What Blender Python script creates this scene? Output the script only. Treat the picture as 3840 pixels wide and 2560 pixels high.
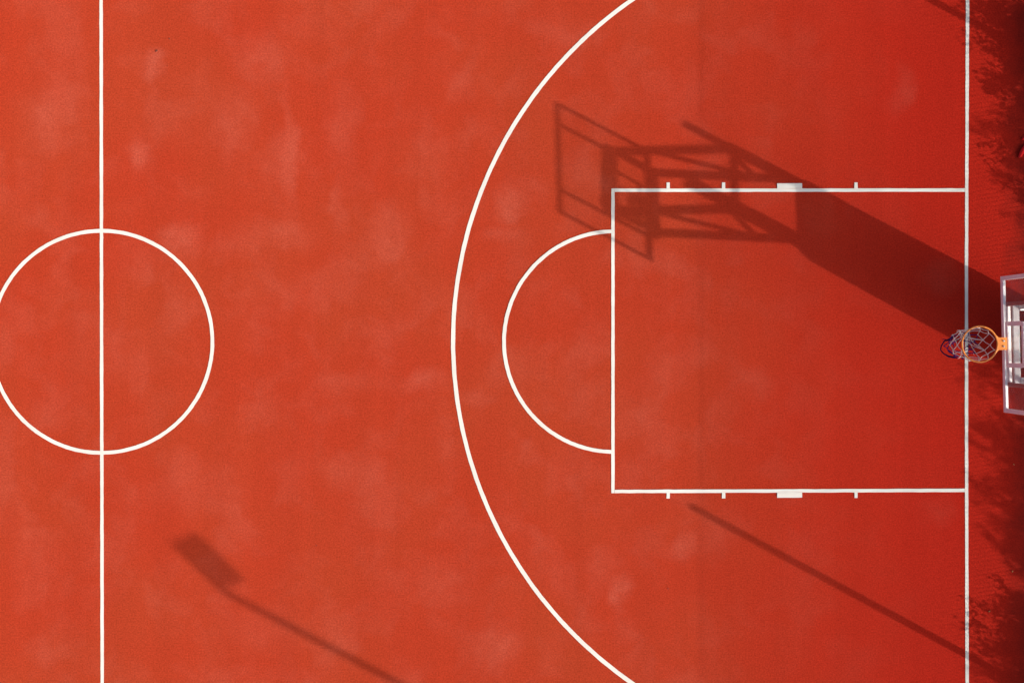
import bpy, bmesh, math, random
import numpy as np
from mathutils import Vector, Matrix

for _o in list(bpy.data.objects):
    bpy.data.objects.remove(_o)
scn = bpy.context.scene
COL = scn.collection
R = math.radians

# ------------------------------------------------------------------ camera
# A drone hovering 16 m above the court, looking straight down.  +X is the
# right of the picture (towards the hoop), +Y the top of it.  Units: metres.
CAM_H = 16.0
cam_d = bpy.data.cameras.new('camera')
cam_d.sensor_width = 36.0
cam_d.lens = 36.0 * CAM_H / 16.598
cam_d.clip_start = 0.1
cam_d.clip_end = 2000.0
cam = bpy.data.objects.new('camera', cam_d)
cam.location = (0, 0, CAM_H)
cam.rotation_euler = (0, 0, 0)
COL.objects.link(cam)
scn.camera = cam

# ------------------------------------------------------------------ light
SUN_ELEV = R(31.1)
SHADOW_AZ = R(27.6)           # shadows fall towards (-cos, +sin)
to_sun = Vector((math.cos(SHADOW_AZ) * math.cos(SUN_ELEV),
                 -math.sin(SHADOW_AZ) * math.cos(SUN_ELEV),
                 math.sin(SUN_ELEV)))
world = bpy.data.worlds.new('World')
scn.world = world
world.use_nodes = True
wn = world.node_tree
wn.nodes.clear()
sky = wn.nodes.new('ShaderNodeTexSky')
sky.sky_type = 'NISHITA'
sky.sun_disc = False
sky.sun_elevation = SUN_ELEV
sky.sun_rotation = math.atan2(to_sun.x, to_sun.y)
sky.altitude = 50
sky.air_density = 0.8
sky.dust_density = 8.0
sky.ozone_density = 1.0
bg = wn.nodes.new('ShaderNodeBackground')
bg.inputs['Strength'].default_value = 0.15
wo = wn.nodes.new('ShaderNodeOutputWorld')
wn.links.new(sky.outputs['Color'], bg.inputs['Color'])
wn.links.new(bg.outputs['Background'], wo.inputs['Surface'])

sun_d = bpy.data.lights.new('sun', 'SUN')
sun_d.energy = 3.25
sun_d.angle = R(0.55)
sun_d.color = (1.0, 0.93, 0.83)
sun = bpy.data.objects.new('sun', sun_d)
sun.rotation_euler = to_sun.to_track_quat('Z', 'Y').to_euler()
sun.location = to_sun * 60
COL.objects.link(sun)

vs = scn.view_settings
vs.view_transform = 'Standard'
vs.look = 'None'
vs.exposure = 0.26
vs.gamma = 1.0
vs.use_curve_mapping = False
scn.cycles.use_denoising = True
scn.cycles.max_bounces = 5
scn.cycles.transparent_max_bounces = 16

# ------------------------------------------------------------------ helpers
rng = random.Random(7)


def tag(o, label=None, cat=None, group=None, kind=None):
    if label: o['label'] = label
    if cat: o['category'] = cat
    if group: o['group'] = group
    if kind: o['kind'] = kind
    return o


def empty(name, loc=(0, 0, 0), rz=0.0):
    o = bpy.data.objects.new(name, None)
    o.empty_display_size = 0.2
    o.location = loc
    o.rotation_euler = (0, 0, rz)
    COL.objects.link(o)
    return o


class MB:
    """collects geometry for ONE mesh object"""
    def __init__(self):
        self.v, self.f, self.smooth = [], [], []

    def add(self, verts, faces, smooth=False):
        n = len(self.v)
        self.v += [tuple(p) for p in verts]
        self.f += [tuple(i + n for i in q) for q in faces]
        self.smooth += [smooth] * len(faces)
        return self

    def box(self, lo, hi, bev=0.0, mat=None):
        bm = bmesh.new()
        bmesh.ops.create_cube(bm, size=1.0)
        for v in bm.verts:
            v.co = Vector([lo[i] + (v.co[i] + 0.5) * (hi[i] - lo[i]) for i in range(3)])
        if bev:
            bmesh.ops.bevel(bm, geom=bm.edges[:], offset=bev, segments=2, affect='EDGES', profile=0.5)
        if mat is not None:
            bm.transform(mat)
        self._bm(bm)
        return self

    def bar(self, a, b, w, d, up=(0, 0, 1), bev=0.004):
        """rectangular tube from a to b; w across, d along 'up'"""
        a, b, up = Vector(a), Vector(b), Vector(up)
        z = (b - a)
        L = z.length
        z.normalize()
        x = up.cross(z)
        if x.length < 1e-4:
            x = Vector((1, 0, 0)).cross(z)
        x.normalize()
        y = z.cross(x)
        m = Matrix((x, y, z)).transposed().to_4x4()
        m.translation = a
        return self.box((-w / 2, -d / 2, 0), (w / 2, d / 2, L), bev, m)

    def tube(self, pts, rad, n=10, caps=True, closed=False):
        pts = [Vector(p) for p in pts]
        if not isinstance(rad, (list, tuple)):
            rad = [rad] * len(pts)
        N = len(pts)
        rings = []
        ref = None
        for i, p in enumerate(pts):
            if closed:
                t = pts[(i + 1) % N] - pts[(i - 1) % N]
            else:
                t = pts[min(i + 1, N - 1)] - pts[max(i - 1, 0)]
            if t.length < 1e-9:
                t = Vector((0, 0, 1))
            t.normalize()
            if ref is None:
                ref = Vector((0, 0, 1)) if abs(t.z) < 0.9 else Vector((1, 0, 0))
            x = ref.cross(t)
            if x.length < 1e-5:
                x = Vector((0, 1, 0)).cross(t)
            x.normalize()
            y = t.cross(x)
            ref = y
            rings.append([p + (x * math.cos(2 * math.pi * k / n) + y * math.sin(2 * math.pi * k / n)) * rad[i] for k in range(n)])
        verts = [q for r_ in rings for q in r_]
        faces = []
        for i in range(N if closed else N - 1):
            j = (i + 1) % N
            for k in range(n):
                l = (k + 1) % n
                faces.append((i * n + k, i * n + l, j * n + l, j * n + k))
        self.add(verts, faces, True)
        if caps and not closed:
            self.add(rings[0], [tuple(range(n))[::-1]])
            self.add(rings[-1], [tuple(range(n))])
        return self

    def _bm(self, bm):
        bm.verts.index_update()
        self.add([v.co.copy() for v in bm.verts], [[v.index for v in f.verts] for f in bm.faces])
        bm.free()

    def build(self, name, mat, parent=None, smooth=None):
        me = bpy.data.meshes.new(name)
        me.from_pydata(self.v, [], self.f)
        me.polygons.foreach_set('use_smooth', [bool(s) for s in self.smooth])
        me.materials.append(mat)
        me.update()
        o = bpy.data.objects.new(name, me)
        COL.objects.link(o)
        if parent is not None:
            o.parent = parent
        return o


# ------------------------------------------------------------------ materials
def new_mat(name):
    m = bpy.data.materials.new(name)
    m.use_nodes = True
    nt = m.node_tree
    b = nt.nodes['Principled BSDF']
    return m, nt, b


def N(nt, typ, **kw):
    n = nt.nodes.new(typ)
    for k, v in kw.items():
        setattr(n, k, v)
    return n


def noise(nt, vec, scale, detail=4, rough=0.55, dist=0.0):
    n = N(nt, 'ShaderNodeTexNoise')
    n.inputs['Scale'].default_value = scale
    n.inputs['Detail'].default_value = detail
    n.inputs['Roughness'].default_value = rough
    n.inputs['Distortion'].default_value = dist
    nt.links.new(vec, n.inputs['Vector'])
    return n.outputs['Fac']


def ramp(nt, fac, a, b, lo=0.0, hi=1.0, smooth=True):
    n = N(nt, 'ShaderNodeMapRange')
    n.interpolation_type = 'SMOOTHSTEP' if smooth else 'LINEAR'
    n.inputs['From Min'].default_value = a
    n.inputs['From Max'].default_value = b
    n.inputs['To Min'].default_value = lo
    n.inputs['To Max'].default_value = hi
    nt.links.new(fac, n.inputs['Value'])
    return n.outputs['Result']


def mth(nt, op, a, b=None):
    n = N(nt, 'ShaderNodeMath', operation=op)
    for i, x in enumerate((a, b)):
        if x is None:
            continue
        if isinstance(x, (int, float)):
            n.inputs[i].default_value = x
        else:
            nt.links.new(x, n.inputs[i])
    return n.outputs[0]


def mixc(nt, fac, a, b, blend='MIX'):
    n = N(nt, 'ShaderNodeMix', data_type='RGBA', blend_type=blend)
    for sock, x in ((n.inputs['Factor'], fac), (n.inputs['A'], a), (n.inputs['B'], b)):
        pass
    ins = [s for s in n.inputs if s.enabled]
    f_in = [s for s in n.inputs if s.name == 'Factor' and s.type == 'VALUE'][0]
    a_in = [s for s in n.inputs if s.name == 'A' and s.type == 'RGBA'][0]
    b_in = [s for s in n.inputs if s.name == 'B' and s.type == 'RGBA'][0]
    for s, x in ((f_in, fac), (a_in, a), (b_in, b)):
        if isinstance(x, (int, float)):
            s.default_value = x
        elif isinstance(x, (tuple, list)):
            s.default_value = (*x[:3], 1.0)
        else:
            nt.links.new(x, s)
    return [s for s in n.outputs if s.type == 'RGBA'][0]


def simple(name, col, rough=0.5, metal=0.0, var=0.12, scale=6.0, bump=0.0, dirt_shade=None, spec=0.5):
    m, nt, b = new_mat(name)
    tc = N(nt, 'ShaderNodeTexCoord').outputs['Object']
    f = noise(nt, tc, scale, 5)
    dark = tuple(c * (1 - var) for c in col)
    light = tuple(min(1.0, c * (1 + var)) for c in col)
    c = mixc(nt, ramp(nt, f, 0.3, 0.7), dark, light)
    if dirt_shade:
        c = mixc(nt, ramp(nt, noise(nt, tc, scale * 2.3, 6), 0.52, 0.78, 0.0, 0.6), c, dirt_shade)
    nt.links.new(c, b.inputs['Base Color'])
    b.inputs['Roughness'].default_value = rough
    b.inputs['Metallic'].default_value = metal
    b.inputs['Specular IOR Level'].default_value = spec
    if bump:
        bp = N(nt, 'ShaderNodeBump')
        bp.inputs['Strength'].default_value = bump
        bp.inputs['Distance'].default_value = 0.01
        nt.links.new(noise(nt, tc, scale * 20, 3), bp.inputs['Height'])
        nt.links.new(bp.outputs['Normal'], b.inputs['Normal'])
    return m


# pale scuffs and dust patches on the court: x, y, radius x, radius y, strength
SCUFFS = [
    (-5.76, 4.52, .22, .24, .95), (-6.05, 3.02, .30, .34, .75), (-5.42, 1.72, .42, .30, .80),
    (-4.0, 4.6, .55, .5, .42), (-4.55, 3.5, .35, .75, .5), (-3.62, 3.1, .16, .75, .55),
    (-2.75, 3.5, .30, .70, .45), (-2.75, 2.35, .14, .55, .45), (-0.85, 4.1, .26, .32, .55),
    (-3.9, 1.75, .75, .28, .40), (-0.05, 2.2, .30, .32, .70), (-0.1, 1.75, .4, .25, .5),
    (-1.95, 1.8, .35, .45, .40), (-1.45, -0.62, .40, .24, .70), (-0.6, -.85, .30, .2, .4),
    (-2.7, -.62, .55, .20, .35), (-3.2, .9, 1.0, .35, .25), (-6.6, -.2, .8, .5, .25),
    (-7.6, 3.6, .5, .7, .3), (-5.2, -2.4, .9, .5, .28), (-4.0, -4.7, .8, .4, .3),
    (-1.1, -3.9, .5, .4, .35), (1.75, -4.05, .22, .30, .70), (1.45, -3.7, .3, .35, .4),
    (2.75, -3.35, .28, .24, .55), (-.3, -4.9, .5, .3, .4), (4.0, -.7, .35, .3, .32),
    (1.1, 5.0, .5, .25, .3), (2.5, 1.25, .5, .25, .4), (6.35, 4.1, .22, .4, .3),
    (7.0, 1.0, .35, .3, .25), (-7.8, -3.6, .4, .6, .3), (2.1, -1.2, .6, .5, .25),
    (6.9, -2.75, .3, .3, .22), (-2.2, -2.4, .7, .4, .22), (-3.3, 5.1, .6, .3, .3),
]


def court_material():
    m, nt, b = new_mat('red_court_coating')
    tc = N(nt, 'ShaderNodeTexCoord').outputs['Object']
    warpn = N(nt, 'ShaderNodeTexNoise')
    warpn.inputs['Scale'].default_value = 1.5
    warpn.inputs['Detail'].default_value = 4
    nt.links.new(tc, warpn.inputs['Vector'])
    sub = N(nt, 'ShaderNodeVectorMath', operation='SUBTRACT')
    nt.links.new(warpn.outputs['Color'], sub.inputs[0])
    sub.inputs[1].default_value = (.5, .5, .5)
    scl = N(nt, 'ShaderNodeVectorMath', operation='SCALE')
    nt.links.new(sub.outputs[0], scl.inputs[0])
    scl.inputs['Scale'].default_value = 0.75
    wv = N(nt, 'ShaderNodeVectorMath', operation='ADD')
    nt.links.new(tc, wv.inputs[0])
    nt.links.new(scl.outputs[0], wv.inputs[1])
    wv = wv.outputs[0]
    tot = None
    for (x, y, rx, ry, s) in SCUFFS:
        sb = N(nt, 'ShaderNodeVectorMath', operation='SUBTRACT')
        nt.links.new(wv, sb.inputs[0])
        sb.inputs[1].default_value = (x, y, 0)
        ml = N(nt, 'ShaderNodeVectorMath', operation='MULTIPLY')
        nt.links.new(sb.outputs[0], ml.inputs[0])
        ml.inputs[1].default_value = (1 / (rx * 1.35), 1 / (ry * 1.35), 0)
        ln = N(nt, 'ShaderNodeVectorMath', operation='LENGTH')
        nt.links.new(ml.outputs[0], ln.inputs[0])
        v = ramp(nt, ln.outputs['Value'], 0.0, 1.0, s, 0.0)
        tot = v if tot is None else mth(nt, 'MAXIMUM', tot, v)
    # cloudy dust and wear, with light falloff towards the hoop painted in as deeper red
    big = ramp(nt, noise(nt, tc, 0.42, 3, 0.5), 0.35, 0.68)
    mid = ramp(nt, noise(nt, wv, 1.15, 4, 0.55), 0.42, 0.76)
    sep0 = N(nt, 'ShaderNodeSeparateXYZ')
    nt.links.new(wv, sep0.inputs[0])
    wear_falloff = mth(nt, 'MULTIPLY', ramp(nt, sep0.outputs['X'], 8.0, 1.0, 0.0, 1.0), mth(nt, 'ADD', mth(nt, 'MULTIPLY', big, .22), .70))
    base = mixc(nt, wear_falloff, COURT_A, COURT_B)
    base = mixc(nt, mth(nt, 'MULTIPLY', mth(nt, 'MULTIPLY', mid, wear_falloff), 0.34), base, COURT_P)
    base = mixc(nt, mth(nt, 'MULTIPLY', mth(nt, 'MULTIPLY', tot, ramp(nt, noise(nt, tc, 3.2, 6, .65), .3, .7, .45, 1.0)), 0.78), base, COURT_P)
    # faint roller bands from the coating, running across the court
    sep = N(nt, 'ShaderNodeSeparateXYZ')
    nt.links.new(tc, sep.inputs[0])
    cmb = N(nt, 'ShaderNodeCombineXYZ')
    nt.links.new(mth(nt, 'MULTIPLY', sep.outputs['X'], 2.2), cmb.inputs['X'])
    nt.links.new(mth(nt, 'MULTIPLY', sep.outputs['Y'], 0.06), cmb.inputs['Y'])
    band = ramp(nt, noise(nt, cmb.outputs[0], 1.0, 5, 0.6), 0.3, 0.7, 0.965, 1.03)
    # grain of the coating
    g1 = ramp(nt, noise(nt, tc, 40, 3, 0.75), 0.32, 0.68, 0.70, 1.30, False)
    g2 = ramp(nt, noise(nt, tc, 9, 4, 0.6), 0.3, 0.7, 0.965, 1.035, False)
    k = mth(nt, 'MULTIPLY', mth(nt, 'MULTIPLY', g1, g2), band)
    cc = N(nt, 'ShaderNodeCombineXYZ')
    for i in range(3):
        nt.links.new(k, cc.inputs[i])
    mul = mixc(nt, 1.0, base, cc.outputs[0], 'MULTIPLY')
    # tiny dark grit
    vor = N(nt, 'ShaderNodeTexVoronoi')
    vor.inputs['Scale'].default_value = 5.0
    nt.links.new(tc, vor.inputs['Vector'])
    grit = ramp(nt, vor.outputs['Distance'], 0.02, 0.045, 0.28, 0.0)
    col = mixc(nt, grit, mul, (.11, .015, .01))
    # deep shade at the court's hoop end painted in as a dark, ragged band
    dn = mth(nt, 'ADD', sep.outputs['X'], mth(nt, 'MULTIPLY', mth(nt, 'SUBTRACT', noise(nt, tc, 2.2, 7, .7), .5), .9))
    dirt_shade = ramp(nt, dn, 7.85, 8.6, 0.0, .6)
    col = mixc(nt, dirt_shade, col, (.075, .014, .011))
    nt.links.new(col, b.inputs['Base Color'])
    b.inputs['Roughness'].default_value = 0.85
    b.inputs['Specular IOR Level'].default_value = 0.03
    b.inputs['Diffuse Roughness'].default_value = 0.2
    bp = N(nt, 'ShaderNodeBump')
    bp.inputs['Strength'].default_value = 0.25
    bp.inputs['Distance'].default_value = 0.004
    nt.links.new(noise(nt, tc, 70, 3, 0.7), bp.inputs['Height'])
    nt.links.new(bp.outputs['Normal'], b.inputs['Normal'])
    return m


COURT_A = (.400, .0170, .0084)
COURT_B = (.352, .0450, .0168)
COURT_P = (.440, .0950, .0600)

M = {}
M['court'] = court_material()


def paint_material():
    m, nt, b = new_mat('white_line_paint')
    tc = N(nt, 'ShaderNodeTexCoord').outputs['Object']
    f = ramp(nt, noise(nt, tc, 1.3, 5), 0.3, 0.7)
    c = mixc(nt, f, (.64, .62, .57), (.72, .70, .645))
    g = ramp(nt, noise(nt, tc, 40, 4, .7), 0.58, 0.85, 0, .35)
    c = mixc(nt, g, c, (.60, .42, .34))
    nt.links.new(c, b.inputs['Base Color'])
    b.inputs['Roughness'].default_value = 0.75
    b.inputs['Specular IOR Level'].default_value = 0.2
    return m


M['paint'] = paint_material()
M['soil'] = simple('dark_soil', (.060, .045, .032), .95, var=.45, scale=1.2, bump=.6, dirt_shade=(.035, .05, .02), spec=.1)
M['kerb'] = simple('weathered_concrete', (.16, .15, .14), .9, var=.3, scale=3, bump=.4, dirt_shade=(.07, .065, .05), spec=.2)
M['white_steel'] = simple('white_painted_steel', (.88, .88, .88), .42, var=.04, scale=5, dirt_shade=(.74, .70, .68))
M['grey_steel'] = simple('grey_painted_steel', (.42, .42, .44), .45, var=.12, scale=5, dirt_shade=(.30, .27, .25))
M['orange'] = simple('orange_rim_paint', (.88, .28, .05), .38, var=.08, scale=14, dirt_shade=(.80, .30, .09))
M['maroon'] = simple('maroon_painted_steel', (.24, .085, .085), .5, var=.12, scale=6)
M['pad'] = simple('dark_red_vinyl_padding', (.16, .02, .02), .5, var=.15, scale=3)
M['bolt'] = simple('zinc_bolt', (.75, .73, .70), .3, metal=.6, var=.1, scale=30)
M['cord_white'] = simple('weathered_white_cord', (.76, .66, .61), .9, var=.2, scale=30, spec=.1)
M['cord_blue'] = simple('blue_cord', (.014, .014, .17), .85, var=.35, scale=25, spec=.1)
M['cord_black'] = simple('blackened_cord', (.010, .010, .060), .85, var=.4, scale=25, spec=.1)
M['galv'] = simple('galvanised_steel', (.42, .43, .43), .45, metal=.7, var=.15, scale=8)
M['wire'] = simple('green_coated_wire', (.05, .10, .06), .5, var=.2, scale=8)
M['lamp_grey'] = simple('grey_lamp_paint', (.30, .31, .32), .4, var=.1, scale=4)
M['lens'] = simple('lamp_lens', (.75, .76, .74), .2, var=.05, scale=6)
M['bark'] = simple('tree_bark', (.10, .075, .055), .9, var=.4, scale=9, bump=.8, spec=.1)
M['red_plastic'] = simple('bright_red_plastic', (.80, .025, .025), .8, var=.1, scale=20, spec=.05)
M['dry_leaf'] = simple('dry_brown_leaf', (.07, .022, .012), .8, var=.3, scale=30)


def leaf_material(name, a, c2):
    m, nt, b = new_mat(name)
    oi = N(nt, 'ShaderNodeObjectInfo')
    tc = N(nt, 'ShaderNodeTexCoord').outputs['Object']
    f = ramp(nt, noise(nt, tc, 3.0, 4), .3, .7)
    nt.links.new(mixc(nt, f, a, c2), b.inputs['Base Color'])
    b.inputs['Roughness'].default_value = .55
    b.inputs['Specular IOR Level'].default_value = .3
    return m


M['leaf'] = leaf_material('tree_leaves', (.035, .060, .018), (.075, .105, .030))
M['leaf2'] = leaf_material('shrub_leaves', (.028, .050, .018), (.055, .085, .028))


def glass_material():
    m, nt, b = new_mat('dusty_clear_board')
    nt.nodes.remove(b)
    out = [n for n in nt.nodes if n.type == 'OUTPUT_MATERIAL'][0]
    tr = N(nt, 'ShaderNodeBsdfTransparent')
    tr.inputs['Color'].default_value = (.99, .99, .99, 1)
    df = N(nt, 'ShaderNodeBsdfDiffuse')
    df.inputs['Color'].default_value = (.62, .55, .56, 1)
    gl = N(nt, 'ShaderNodeBsdfGlossy')
    gl.inputs['Roughness'].default_value = .05
    tc = N(nt, 'ShaderNodeTexCoord').outputs['Object']
    dust = ramp(nt, noise(nt, tc, 7, 5, .65), .3, .75, .03, .10)
    m1 = N(nt, 'ShaderNodeMixShader')
    nt.links.new(dust, m1.inputs[0])
    nt.links.new(tr.outputs[0], m1.inputs[1])
    nt.links.new(df.outputs[0], m1.inputs[2])
    fr = N(nt, 'ShaderNodeFresnel')
    fr.inputs['IOR'].default_value = 1.45
    geo = N(nt, 'ShaderNodeNewGeometry')
    m2 = N(nt, 'ShaderNodeMixShader')
    nt.links.new(mth(nt, 'MULTIPLY', fr.outputs[0], mth(nt, 'SUBTRACT', 1.0, geo.outputs['Backfacing'])), m2.inputs[0])
    nt.links.new(m1.outputs[0], m2.inputs[1])
    nt.links.new(gl.outputs[0], m2.inputs[2])
    nt.links.new(m2.outputs[0], out.inputs['Surface'])
    return m


M['glass'] = glass_material()

# ------------------------------------------------------------------ ground and court
g = MB()
g.add([(-600, -600, -.10), (600, -600, -.10), (600, 600, -.10), (-600, 600, -.10)], [(0, 1, 2, 3)])
tag(g.build('ground', M['soil']), kind='structure')

COURT_X0, COURT_X1, COURT_Y0, COURT_Y1 = -22.2, 8.46, -9.4, 9.4
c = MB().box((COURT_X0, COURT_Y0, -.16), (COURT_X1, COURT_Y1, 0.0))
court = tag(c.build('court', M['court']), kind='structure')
k = MB().box((COURT_X1 + .002, COURT_Y0, -.16), (COURT_X1 + .16, COURT_Y1, .05), .012)
tag(k.build('kerb', M['kerb']), kind='structure')

# ------------------------------------------------------------------ painted lines (parts of the court)
LW = 0.053
_layer = [0]


def strip(name, pts, w, closed=False, z=None):
    """a painted line of width w along pts, edges slightly uneven as brushed paint is"""
    _layer[0] += 1
    if z is None:
        z = .004 + .0006 * _layer[0]
    P = [Vector((x, y, 0)) for x, y in pts]
    # resample
    Q = []
    n = len(P)
    for i in range(n if closed else n - 1):
        a, b_ = P[i], P[(i + 1) % n]
        s = max(1, int((b_ - a).length / .12))
        for j in range(s):
            Q.append(a.lerp(b_, j / s))
    if not closed:
        Q.append(P[-1])
    V, F = [], []
    m_ = len(Q)
    for i, q in enumerate(Q):
        t = (Q[(i + 1) % m_] - Q[(i - 1) % m_]) if closed else (Q[min(i + 1, m_ - 1)] - Q[max(i - 1, 0)])
        t.normalize()
        nrm = Vector((-t.y, t.x, 0))
        j1, j2 = rng.uniform(-.0022, .0022), rng.uniform(-.0022, .0022)
        a, b_ = q + nrm * (w / 2 + j1), q - nrm * (w / 2 + j2)
        V += [(a.x, a.y, z), (b_.x, b_.y, z)]
    for i in range(m_ if closed else m_ - 1):
        j = (i + 1) % m_
        F.append((2 * i, 2 * i + 1, 2 * j + 1, 2 * j))
    mb = MB().add(V, F)
    return mb.build(name, M['paint'], court)


def arc(cx, cy, r, a0, a1, n=120):
    return [(cx + r * math.cos(a0 + (a1 - a0) * i / n), cy + r * math.sin(a0 + (a1 - a0) * i / n)) for i in range(n + 1)]


BASE_IN = 7.340
HOOP_X, HOOP_Y = 6.141, -0.024
strip('half_court_line', [(-6.634, -7.5), (-6.640, -5.53), (-6.651, 0), (-6.658, 5.53), (-6.662, 7.5)], .054)
strip('baseline', [(7.386, 7.5), (7.382, 5.53), (7.370, 2.6), (7.364, .8), (7.366, -1.5), (7.371, -4), (7.376, -5.53), (7.380, -7.5)], LW)
strip('centre_circle', arc(-6.650, -.005, 1.796, 0, 2 * math.pi, 160)[:-1], .060, True)
A3 = math.asin(6.6 / 6.72)
strip('three_point_line', [(7.33, 6.6)] + arc(5.766, 0, 6.72, math.pi - A3, math.pi + A3, 180) + [(7.33, -6.6)], .066)
strip('free_throw_line', [(1.636, 2.4754), (1.636, -2.4540)], LW)
strip('lane_line', [(1.665, 2.4474), (7.336, 2.4500)], .055)
strip('lane_line', [(1.665, -2.4260), (7.336, -2.4080)], .055)
strip('free_throw_semicircle', arc(1.655, -.002, 1.784, math.pi / 2 + .026, 3 * math.pi / 2 - .026, 90), .060)
for x in (2.531, 3.428, 5.572):
    strip('lane_mark', [(x, 2.477), (x, 2.573)], LW)
    strip('lane_mark', [(x, -2.450 + (x - 1.6) * .003), (x, -2.543 + (x - 1.6) * .003)], LW)
strip('lane_block', [(4.295, 2.518), (4.699, 2.518)], .081)
strip('lane_block', [(4.295, -2.486), (4.699, -2.484)], .081)
for y in (7.525, -7.525):
    strip('sideline', [(-20.7, y), (7.41, y)], .05)
strip('baseline', [(-20.68, -7.5), (-20.68, 7.5)], LW)
strip('three_point_line', [(-20.64, 6.6)] + arc(-19.08, 0, 6.72, A3, -A3, 160) + [(-20.64, -6.6)], .066)

# ------------------------------------------------------------------ basketball hoop
# local frame: origin on the ground under the rear posts, -x towards the court
HX = 8.60
hoop = empty('basketball_hoop', (HX, .012, 0), R(1.4))
tag(hoop, 'white steel basketball hoop with clear framed backboard and orange rim over the baseline', 'basketball hoop')
BX = 6.500 - HX                # front of the backboard
HB0, HB1, HW = 2.90, 3.95, .90

board = MB().box((BX + .010, -HW + .045, HB0 + .045), (BX + .020, HW - .045, HB1 - .045)).build('backboard', M['glass'], hoop)
for (a, b_) in (((BX, -HW, HB0), (BX + .036, HW, HB0 + .066)), ((BX, -HW, HB1 - .050), (BX + .036, HW, HB1))):
    MB().box(a, b_, .004).build('frame_bar', M['white_steel'], board)
for s in (-1, 1):
    y0, y1 = (HW - .054, HW) if s > 0 else (-HW, -HW + .054)
    MB().box((BX + .001, y0, HB0 + .068), (BX + .035, y1, HB1 - .052), .004).build('frame_bar', M['white_steel'], board)
# painted target rectangle on the glass
TX0, TX1 = BX + .0055, BX + .0085
for lo, hi in (((TX0, -.300, 2.992), (TX1, .300, 3.050)), ((TX0, -.295, 3.400), (TX1, .295, 3.450)),
               ((TX0, -.300, 3.052), (TX1, -.242, 3.398)), ((TX0, .242, 3.052), (TX1, .300, 3.398))):
    MB().box(lo, hi).build('target_line', M['white_steel'], board)

# uprights and cross members behind the glass
for s in (-1, 1):
    MB().box((BX + .038, s * .532 - .026, HB0 + .005), (BX + .078, s * .532 + .026, HB1 - .005), .004).build('upright', M['maroon'], hoop)
MB().box((BX + .046, -.502, 2.935), (BX + .080, .502, 2.992), .003).build('mounting_bar', M['white_steel'], hoop)
MB().box((BX + .108, -.555, 2.925), (BX + .190, .555, 3.005), .006).build('crossbar', M['grey_steel'], hoop)
MB().box((BX + .080, -.555, 3.380), (BX + .190, .555, 3.490), .006).build('crossbar', M['white_steel'], hoop)
for s in (-1, 1):       # short brackets that tie uprights to cross members
    MB().box((BX + .079, s * .532 - .02, 2.94), (BX + .107, s * .532 + .02, 3.10), .003).build('bracket', M['grey_steel'], hoop)
    MB().box((BX + .192, s * .49 - .03, 3.02), (BX + .250, s * .49 + .03, 3.375), .003).build('bracket', M['grey_steel'], hoop)

PY = .485
for s in (-1, 1):
    y = s * PY
    MB().bar((BX + .191, y, 3.42), (-.064, y, 3.42), .085, .095).build('top_beam', M['white_steel'], hoop)
    MB().bar((BX + .191, y, 2.975), (-.064, y, 2.785), .085, .090).build('lower_beam', M['white_steel'], hoop)
    MB().bar((7.30 - HX, y, 3.385), (8.08 - HX, y, 2.86), .055, .06).build('brace', M['white_steel'], hoop)
    MB().bar((8.50 - HX, y, 3.385), (8.13 - HX, y, 2.86), .055, .06).build('brace', M['white_steel'], hoop)
    MB().box((-.062, y - .065, .02), (.062, y + .065, 3.47), .006).build('post', M['white_steel'], hoop)
    MB().tube([(0, y, 3.47), (0, y, 3.94)], .058, 14).build('post_extension', M['white_steel'], hoop)
    MB().box((-.16, y - .16, .002), (.16, y + .16, .02), .003).build('base_plate', M['white_steel'], hoop)
MB().box((-.032, -PY + .066, 3.37), (.032, PY - .066, 3.435), .005).build('crossbar', M['white_steel'], hoop)
# padding round the posts
pm = MB()
prof = []
for (z, y0, y1) in ((.12, -.715, .50), (.5, -.715, .505), (1.05, -.705, .515), (1.7, -.68, .535), (2.2, -.66, .56), (2.52, -.645, .585), (2.62, -.60, .585), (2.655, -.56, .56)):
    x0, x1 = -.115, .090
    if z > 2.6:
        x0, x1 = -.10, .08
    b_ = .04
    prof.append([(x0, y0 + b_, z), (x0 + b_, y0, z), (x1 - b_, y0, z), (x1, y0 + b_, z), (x1, y1 - b_, z), (x1 - b_, y1, z), (x0 + b_, y1, z), (x0, y1 - b_, z)])
vv = [p for r_ in prof for p in r_]
ff = []
for i in range(len(prof) - 1):
    for kx in range(8):
        l = (kx + 1) % 8
        ff.append((i * 8 + kx, i * 8 + l, (i + 1) * 8 + l, (i + 1) * 8 + kx))
ff.append(tuple(range(8))[::-1])
ff.append(tuple(range((len(prof) - 1) * 8, len(prof) * 8)))
pm.add(vv, ff)
pm.build('post_padding', M['pad'], hoop)

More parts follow.
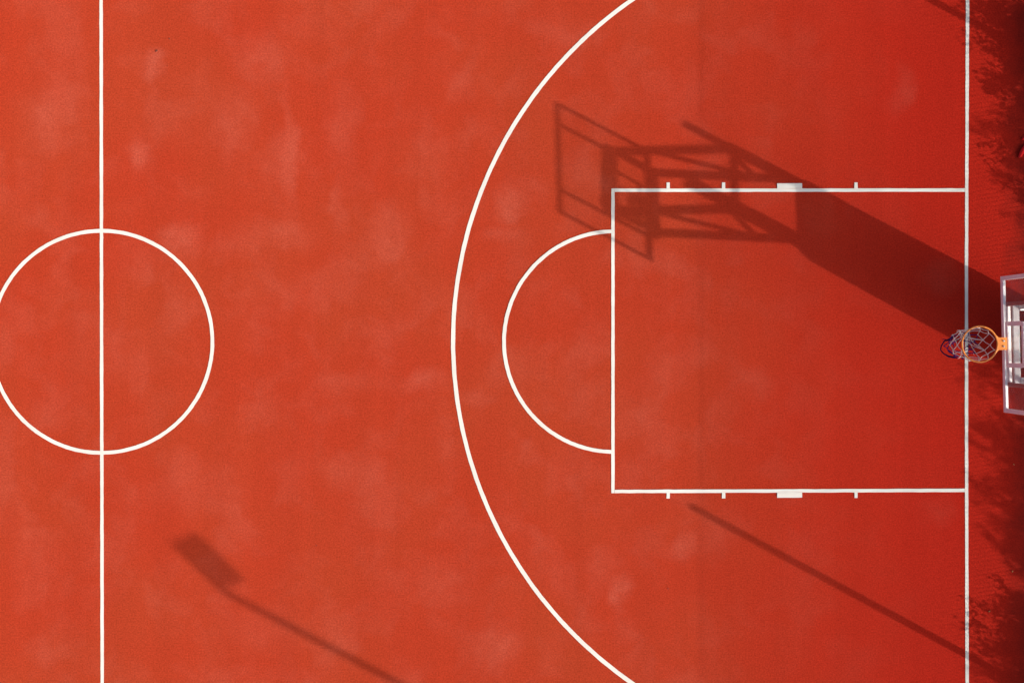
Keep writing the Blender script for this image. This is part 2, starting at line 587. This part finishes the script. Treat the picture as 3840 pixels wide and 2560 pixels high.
# rim
RX, RZ, RR = HOOP_X - HX, 3.05, .2335
ring = [(RX + RR * math.cos(a), RR * math.sin(a) + .012, RZ - .009) for a in [2 * math.pi * i / 72 for i in range(72)]]
rim = MB().tube(ring, .0115, 10, closed=True).build('rim', M['orange'], hoop)
pl = MB()
px0, px1 = RX + RR - .012, BX - .003
w0 = .082
pl.add([(px0 - .02, -w0 - .045 + .012, RZ - .007), (px0 + .025, -w0 + .012, RZ - .007), (px1, -w0 + .012, RZ - .007), (px1, w0 + .012, RZ - .007), (px0 + .025, w0 + .012, RZ - .007), (px0 - .02, w0 + .045 + .012, RZ - .007), (px0 + .012, .012, RZ - .007),
        (px0 - .02, -w0 - .045 + .012, RZ), (px0 + .025, -w0 + .012, RZ), (px1, -w0 + .012, RZ), (px1, w0 + .012, RZ), (px0 + .025, w0 + .012, RZ), (px0 - .02, w0 + .045 + .012, RZ), (px0 + .012, .012, RZ)],
       [(7, 8, 13), (8, 9, 10, 11, 13), (11, 12, 13), (1, 0, 6), (4, 3, 2, 1, 6), (5, 4, 6), (0, 1, 8, 7), (1, 2, 9, 8), (2, 3, 10, 9), (3, 4, 11, 10), (4, 5, 12, 11), (5, 6, 13, 12), (6, 0, 7, 13)])
pl.box((BX - .012, -w0 + .014, RZ - .115), (BX - .003, w0 + .010, RZ - .009), .002)
for s in (-1, 1):
    pl.bar((BX - .012, s * .05 + .012, RZ - .10), (px0 + .03, s * .05 + .012, RZ - .012), .012, .012)
pl.build('mount_plate', M['orange'], rim)
for s in (-1, 1):
    MB().tube([(BX - .050, .012 + s * .036, RZ - .001), (BX - .050, .012 + s * .036, RZ + .012), (BX - .050, .012 + s * .036, RZ + .017)], [.014, .014, .008], 6).build('bolt', M['bolt'], rim)
for i in range(10):
    a = 2 * math.pi * (i + .5) / 10
    cx, cy = RX + (RR - .002) * math.cos(a), .012 + (RR - .002) * math.sin(a)
    t = Vector((-math.sin(a), math.cos(a), 0))
    MB().tube([Vector((cx, cy, RZ - .014)) + t * .012, Vector((cx, cy, RZ - .028)) + t * .008, Vector((cx, cy, RZ - .028)) - t * .008, Vector((cx, cy, RZ - .014)) - t * .012], .003, 5).build('net_hook', M['orange'], rim)

# ------------------------------------------------------------------ net (hangs from the rim)
net = empty('basketball_net', (HOOP_X - .012, HOOP_Y - .018, 3.02))
tag(net, 'weathered white net with torn blue lower cords hanging from the orange rim', 'net')
rn = random.Random(21)
ROWS = [(0.0, .229, 0, 0), (-.10, .225, -.004, 0), (-.205, .212, -.014, .0), (-.300, .195, -.034, -.004), (-.375, .172, -.055, -.012), (-.445, .150, -.070, -.022)]
NL = 10
nodes = []
for r_, (z, rad, sx, sy) in enumerate(ROWS):
    row = []
    for i in range(NL):
        a = 2 * math.pi * (i + .5 + .5 * (r_ % 2)) / NL
        j = 0 if r_ == 0 else .014 + .005 * r_
        rr = rad + rn.uniform(-j, j)
        row.append(Vector((sx + rr * math.cos(a + rn.uniform(-j, j) * 2), sy + rr * math.sin(a + rn.uniform(-j, j) * 2), z + rn.uniform(-j, j))))
    nodes.append(row)


def cord(mb, a, b_, rad, sag=.012, n=5):
    mid = (a + b_) / 2
    out = Vector((mid.x, mid.y, 0))
    if out.length > 1e-5:
        out.normalize()
    bend = out * rn.uniform(-sag, sag * .4) + Vector((0, 0, rn.uniform(-sag, sag * .3)))
    pts = [a.lerp(b_, i / n) + bend * math.sin(math.pi * i / n) for i in range(n + 1)]
    mb.tube(pts, rad, 5)


wm, bmsh, km = MB(), MB(), MB()
for r_ in range(len(ROWS) - 1):
    for i in range(NL):
        if r_ % 2 == 0:
            pair = (i, (i - 1) % NL)
        else:
            pair = (i, (i + 1) % NL)
        for q in pair:
            if r_ >= 3 and rn.random() < .12:
                continue
            if r_ < 3:
                cord(wm, nodes[r_][i], nodes[r_ + 1][q], .0050)
            else:
                cord(bmsh, nodes[r_][i], nodes[r_ + 1][q], .0055, .025)
for r_ in range(1, 4):
    for p in nodes[r_]:
        wm.tube([p + Vector((0, 0, .012)), p + Vector((0, 0, .004)), p - Vector((0, 0, .006)), p - Vector((0, 0, .014))], [.004, .0085, .0085, .004], 6)
# frayed white tails
for r_ in (2, 3):
    for i in (1, 3, 6, 8, 9):
        p = nodes[r_][i]
        wm.tube([p, p + Vector((rn.uniform(-.03, .03), rn.uniform(-.03, .03), -.02)), p + Vector((rn.uniform(-.05, .05), rn.uniform(-.05, .05), -.045))], [.004, .0035, .002], 5)
for _ in range(9):
    r_ = rn.choice((2, 3, 3))
    i = rn.randrange(NL)
    cord(wm, nodes[r_][i], nodes[min(r_ + 1, 4)][(i + rn.choice((-2, 2, 3))) % NL], .0045, .05, 7)
for _ in range(7):
    i = rn.randrange(NL)
    cord(bmsh, nodes[rn.choice((3, 4))][i], nodes[5][(i + rn.choice((-3, -2, 2, 3))) % NL], .005, .06, 7)
tag(wm.build('white_cords', M['cord_white'], net), kind='stuff')
for i in range(NL):
    p = nodes[5][i]
    bmsh.tube([p + Vector((0, 0, .01)), p, p - Vector((0, 0, .03))], [.005, .008, .003], 6)
tag(bmsh.build('blue_cords', M['cord_blue'], net), kind='stuff')
loop = [(-.135, .105, -.40), (-.165, .085, -.435), (-.19, .060, -.47), (-.225, .050, -.50), (-.245, -.015, -.545), (-.252, -.070, -.56), (-.242, -.090, -.55), (-.225, -.125, -.52), (-.18, -.160, -.47), (-.13, -.175, -.43), (-.09, -.18, -.40)]
lm = MB().tube(loop, [.008, .012, .014, .009, .0075, .0085, .008, .008, .013, .012, .008], 6)
lm.tube([(-.205, .062, -.48), (-.235, .075, -.50), (-.250, .072, -.515)], [.006, .005, .003], 5)
lm.tube([(-.15, .075, -.42), (-.19, .04, -.455), (-.16, .0, -.44)], [.004, .005, .003], 5)
lm.build('hanging_loop', M['cord_black'], net)

# ------------------------------------------------------------------ lamp post (throws the long shadow across the court)
LX, LY, LH = 7.02, -10.16, 8.0
lamp = empty('lamp_post', (LX, LY, 0))
tag(lamp, 'tall grey lamp post with one flat head beside the sideline', 'lamp post')
MB().box((-.18, -.18, -.10), (.18, .18, .015), .006).build('base_plate', M['lamp_grey'], lamp)
MB().tube([(0, 0, .0), (0, 0, 1.0), (0, 0, LH - .05)], [.095, .090, .060], 18).build('pole', M['lamp_grey'], lamp)
v1, v2 = Vector((-.617, .658, .10)), Vector((.245, .243, -.093))
u1, u2 = v1.normalized(), v2.normalized()
u3 = u1.cross(u2).normalized()
if u3.z < 0:
    u3 = -u3
hm = Matrix((u1, u2, u3)).transposed().to_4x4()
hm.translation = Vector((0, 0, LH)) + u1 * .01 + u2 * .02
hd = MB()
hd.box((0, -.05, -.05), (.91, .35, .04), .03, hm)
head = hd.build('lamp_head', M['lamp_grey'], lamp)
MB().box((.06, .01, -.062), (.84, .29, -.0505), .003, hm).build('lens', M['lens'], head)

# ------------------------------------------------------------------ chain-link fence behind the baseline
FX, FH = 8.86, 4.06
FXC = FX
fence = empty('chain_link_fence', (FX, 0, 0))
tag(fence, 'tall chain link fence with steel posts running behind the baseline', 'fence')
FY0, FY1 = -16.0, 15.0
for y in (-15.9, -10.9, -5.88, -.50, 4.45, 9.6, 14.8):
    lean = .10 if y == -5.88 else 0.0
    MB().tube([(0, y, -.10), (0, y + lean / 2, FH / 2), (0, y + lean, FH)], .056, 14).build('fence_post', M['galv'], fence)
for z in (FH - .15, .12):
    MB().tube([(-.0655, FY0, z), (-.0655, FY1, z)], .0045, 8).build('tension_wire', M['galv'], fence)
wmsh = MB()
PITCH, WR = .0707, .0023
z0, z1 = .10, FH - .15
Hh = z1 - z0
for sgn, xo in ((1, -.064), (-1, -.067)):
    y = FY0 - Hh
    while y < FY1 + Hh:
        a = Vector((xo, y, z0))
        b_ = Vector((xo, y + sgn * Hh, z1))
        lo, hi = FY0, FY1
        ta, tb = 0.0, 1.0
        dy = b_.y - a.y
        t0, t1 = (lo - a.y) / dy, (hi - a.y) / dy
        if t0 > t1:
            t0, t1 = t1, t0
        ta, tb = max(0, t0), min(1, t1)
        if tb > ta:
            wmsh.tube([a.lerp(b_, ta), a.lerp(b_, tb)], WR, 4, caps=False)
        y += PITCH
tag(wmsh.build('wire_mesh', M['wire'], fence), kind='stuff')

# ------------------------------------------------------------------ trees beyond the fence, and unseen shrubs added to darken the court edge
def crown_mesh(name, seed, rx, ry, rz, n_clump, per, leaf, mat):
    r_ = np.random.default_rng(seed)
    V, F = [], []
    n = 0
    for _ in range(n_clump):
        d = r_.normal(size=3)
        d /= np.linalg.norm(d)
        rad = r_.uniform(.15, 1.0) ** .5 * r_.uniform(.85, 1.02)
        cen = d * rad * np.array([rx, ry, rz])
        size = r_.choice([.07, .11, .15, .21, .28]) * (rx / 1.3)
        for _k in range(per):
            p = cen + r_.normal(size=3) * size * np.array([.75, .75, .5])
            a = r_.normal(size=3); a /= np.linalg.norm(a)
            b_ = np.cross(a, r_.normal(size=3)); b_ /= np.linalg.norm(b_)
            L = leaf * r_.uniform(.6, 1.3)
            W = L * .42
            V += [tuple(p - a * L / 2), tuple(p + b_ * W / 2), tuple(p + a * L / 2), tuple(p - b_ * W / 2)]
            F.append((n, n + 1, n + 2, n + 3))
            n += 4
    # loose sprigs that break up the outline
    for _ in range(int(n_clump * 1.1)):
        d = r_.normal(size=3)
        d /= np.linalg.norm(d)
        cen = d * r_.uniform(.85, 1.13) * np.array([rx, ry, rz])
        ax = d + r_.normal(size=3) * .5
        ax /= np.linalg.norm(ax)
        for _k in range(int(per * .32)):
            p = cen + ax * r_.uniform(-.22, .22) * (rx / 1.3) + r_.normal(size=3) * .045
            a = r_.normal(size=3); a /= np.linalg.norm(a)
            b_ = np.cross(a, r_.normal(size=3)); b_ /= np.linalg.norm(b_)
            L = leaf * r_.uniform(.7, 1.4)
            W = L * .45
            V += [tuple(p - a * L / 2), tuple(p + b_ * W / 2), tuple(p + a * L / 2), tuple(p - b_ * W / 2)]
            F.append((n, n + 1, n + 2, n + 3))
            n += 4
    me = bpy.data.meshes.new(name)
    me.from_pydata(V, [], F)
    me.materials.append(mat)
    me.update()
    return me


def trunk_mesh(name, seed, h, rx, rz):
    r_ = random.Random(seed)
    mb = MB()
    top = Vector((r_.uniform(-.2, .2), r_.uniform(-.2, .2), h))
    mb.tube([(0, 0, -.12), (0, 0, .2), top * .4 + Vector((.03, 0, 0)), top * .75, top], [.13, .10, .085, .06, .03], 10)
    lm_ = []
    for i in range(8):
        s = top * r_.uniform(.5, .92)
        a = r_.uniform(0, 2 * math.pi)
        e = Vector((math.cos(a) * rx * .8, math.sin(a) * rx * .8, h + r_.uniform(-.4, .6) * rz))
        lm_.append((s, e))
        m_ = s.lerp(e, .5) + Vector((0, 0, -.1))
        mb.tube([s, m_, e], [.045, .028, .010], 7)
    me_o = mb.build(name, M['bark'])
    me = me_o.data
    bpy.data.objects.remove(me_o)
    return me


CR = [crown_mesh('crown', 11, 1.30, 1.70, 1.10, 130, 150, .085, M['leaf']),
      crown_mesh('crown', 12, 1.25, 1.80, 1.15, 140, 150, .085, M['leaf']),
      crown_mesh('crown', 13, 1.35, 1.65, 1.05, 125, 150, .085, M['leaf'])]
TR = [trunk_mesh('trunk', 31, 2.9, 1.3, 1.1), trunk_mesh('trunk', 32, 3.0, 1.25, 1.2), trunk_mesh('trunk', 33, 2.8, 1.4, 1.0)]
TREES = [  # x, y, crown kind, scale, turn
    (14.49, -12.2, 0, 1.02, 0.1), (14.24, -10.3, 1, 1.00, 3.0), (14.45, -8.5, 2, 1.04, .2), (14.32, -6.8, 0, 1.00, 3.3),
    (14.19, -5.2, 1, 1.0, .15), (14.15, -3.5, 2, 1.03, 3.05), (14.72, -1.5, 0, .96, .1), (14.34, .45, 1, 1.00, 3.3), (14.51, 2.0, 2, 1.0, .1), (14.72, 3.8, 0, 1.02, 3.1),
    (14.77, 5.7, 1, 1.0, .2),
]
TL = ['bushy green tree at the bottom right end of the row beyond the fence',
      'green tree second from the bottom end of the row beyond the fence',
      'green tree third from the bottom end of the row beyond the fence',
      'green tree fourth from the bottom end of the row beyond the fence',
      'green tree fifth from the bottom end of the row beyond the fence',
      'green tree sixth from the bottom end of the row beyond the fence',
      'green tree fifth from the top end of the row, set back behind the hoop',
      'green tree fourth from the top end of the row beyond the fence',
      'green tree third from the top end of the row beyond the fence',
      'green tree second from the top end of the row beyond the fence',
      'bushy green tree at the top right end of the row beyond the fence']
for (x, y, kd, s, tz), lab in zip(TREES, TL):
    t = empty('broadleaf_tree', (x, y, -.10), tz)
    t.scale = (s, s, s)
    tag(t, lab, 'tree', 'trees in a row beyond the fence')
    for nm, me, zz in (('trunk', TR[kd], 0), ('crown', CR[kd], 3.05)):
        o = bpy.data.objects.new(nm, me)
        o.location = (0, 0, zz)
        COL.objects.link(o)
        o.parent = t

SH = [crown_mesh('foliage', 41, .86, 1.05, .66, 56, 90, .08, M['leaf2']), crown_mesh('foliage', 42, .82, 1.15, .60, 56, 90, .08, M['leaf2'])]


def stem_mesh(seed):
    r_ = random.Random(seed)
    mb = MB()
    for i in range(7):
        a = r_.uniform(0, 6.28)
        e = Vector((math.cos(a) * .5, math.sin(a) * .6, r_.uniform(.7, 1.2)))
        mb.tube([(0, 0, -.05), e * .5 + Vector((0, 0, .1)), e], [.025, .018, .006], 6)
    o = mb.build('stem', M['bark'])
    me = o.data
    bpy.data.objects.remove(o)
    return me


ST = [stem_mesh(1), stem_mesh(2)]
SHADE_SHRUBS = [(10.21, -7.2, 0, 1.0, .3), (10.16, -5.6, 1, 1.05, 1.2), (10.41, -3.9, 0, .95, 2.2), (10.51, -2.5, 1, .9, .6), (10.36, 2.0, 0, 1.0, 4.1), (10.11, 3.4, 1, 1.1, 3.2), (10.06, 4.8, 0, 1.1, 5.0)]  # out of view, added to block sky and deepen the dark right edge
SL = ['low dark shrub nearest the bottom right corner behind the fence', 'low dark shrub second from the bottom behind the fence',
      'low dark shrub third from the bottom behind the fence', 'low dark shrub just below the hoop behind the fence',
      'low dark shrub just above the hoop behind the fence', 'low dark shrub second from the top behind the fence',
      'low dark shrub nearest the top right corner behind the fence']
for (x, y, kd, s, tz), lab in zip(SHADE_SHRUBS, SL):
    t = empty('shrub', (x, y, -.10), tz)
    t.scale = (s, s, s)
    tag(t, lab, 'shrub', 'shrubs along the back of the fence')
    for nm, me, zz in (('stem', ST[kd], 0), ('foliage', SH[kd], .85)):
        o = bpy.data.objects.new(nm, me)
        o.location = (0, 0, zz)
        COL.objects.link(o)
        o.parent = t

# ------------------------------------------------------------------ small things
# bright red litter at the right edge of the court
lit = MB()
lit.tube([(x, y + 1.60, z) for x, y, z in ((8.205, 1.375, .022), (8.225, 1.40, .030), (8.250, 1.455, .034), (8.28, 1.51, .036), (8.33, 1.555, .034), (8.39, 1.57, .028), (8.41, 1.572, .022))], [.012, .030, .038, .040, .036, .028, .012], 10)
lit.tube([(x, y + 1.60, z) for x, y, z in ((8.39, 1.56, .03), (8.365, 1.64, .03), (8.32, 1.685, .026), (8.275, 1.68, .024), (8.26, 1.66, .02))], [.02, .024, .027, .026, .014], 10)
tag(lit.build('red_litter', M['red_plastic']), 'crumpled bright red plastic litter on the dark right edge of the court', 'litter')


M['tan_leaf'] = simple('tan_dry_leaf', (.34, .17, .075), .8, var=.3, scale=30, spec=.1)


def dry_leaf(x, y, L, W, rz, label, mat='dry_leaf', group='dry leaves scattered on the court'):
    c_, s_ = math.cos(rz), math.sin(rz)
    pts = []
    for (u, v, z) in ((-.5, 0, .003), (-.15, .5, .010), (.2, .42, .012), (.5, 0, .006), (.2, -.42, .004), (-.15, -.5, .003)):
        pts.append((x + (u * c_ * L - v * s_ * W), y + (u * s_ * L + v * c_ * W), z + .003))
    top = [(p[0], p[1], p[2] + .002) for p in pts]
    mb = MB().add(pts + top, [(5, 4, 3, 2, 1, 0), (6, 7, 8, 9, 10, 11)] + [(i, (i + 1) % 6, 6 + (i + 1) % 6, 6 + i) for i in range(6)])
    tag(mb.build('dry_leaf', M[mat]), label, 'leaf', group)


dry_leaf(-5.757, 4.702, .050, .014, R(35), 'tiny dark curled leaf above the pale scuff right of the half court line')
dry_leaf(-5.548, 4.90, .022, .015, R(80), 'tiny dark speck of leaf highest on the left half of the court')
dry_leaf(-3.17, -3.30, .020, .016, R(10), 'tiny dark leaf fragment right of the lamp head shadow')
dry_leaf(2.53, -4.0, .020, .016, R(60), 'tiny dark leaf fragment below the lane near its lower tick marks')

dry_leaf(7.733, -4.366, .040, .022, .5, 'small tan dry leaf nearest the baseline in the lower right tree shade', 'tan_leaf')
dry_leaf(8.110, -3.720, .036, .020, 1.2, 'small tan dry leaf between the other two in the lower right tree shade', 'tan_leaf')
dry_leaf(8.130, -1.990, .034, .018, 2.3, 'small tan dry leaf in the tree shade just below the backboard', 'tan_leaf')
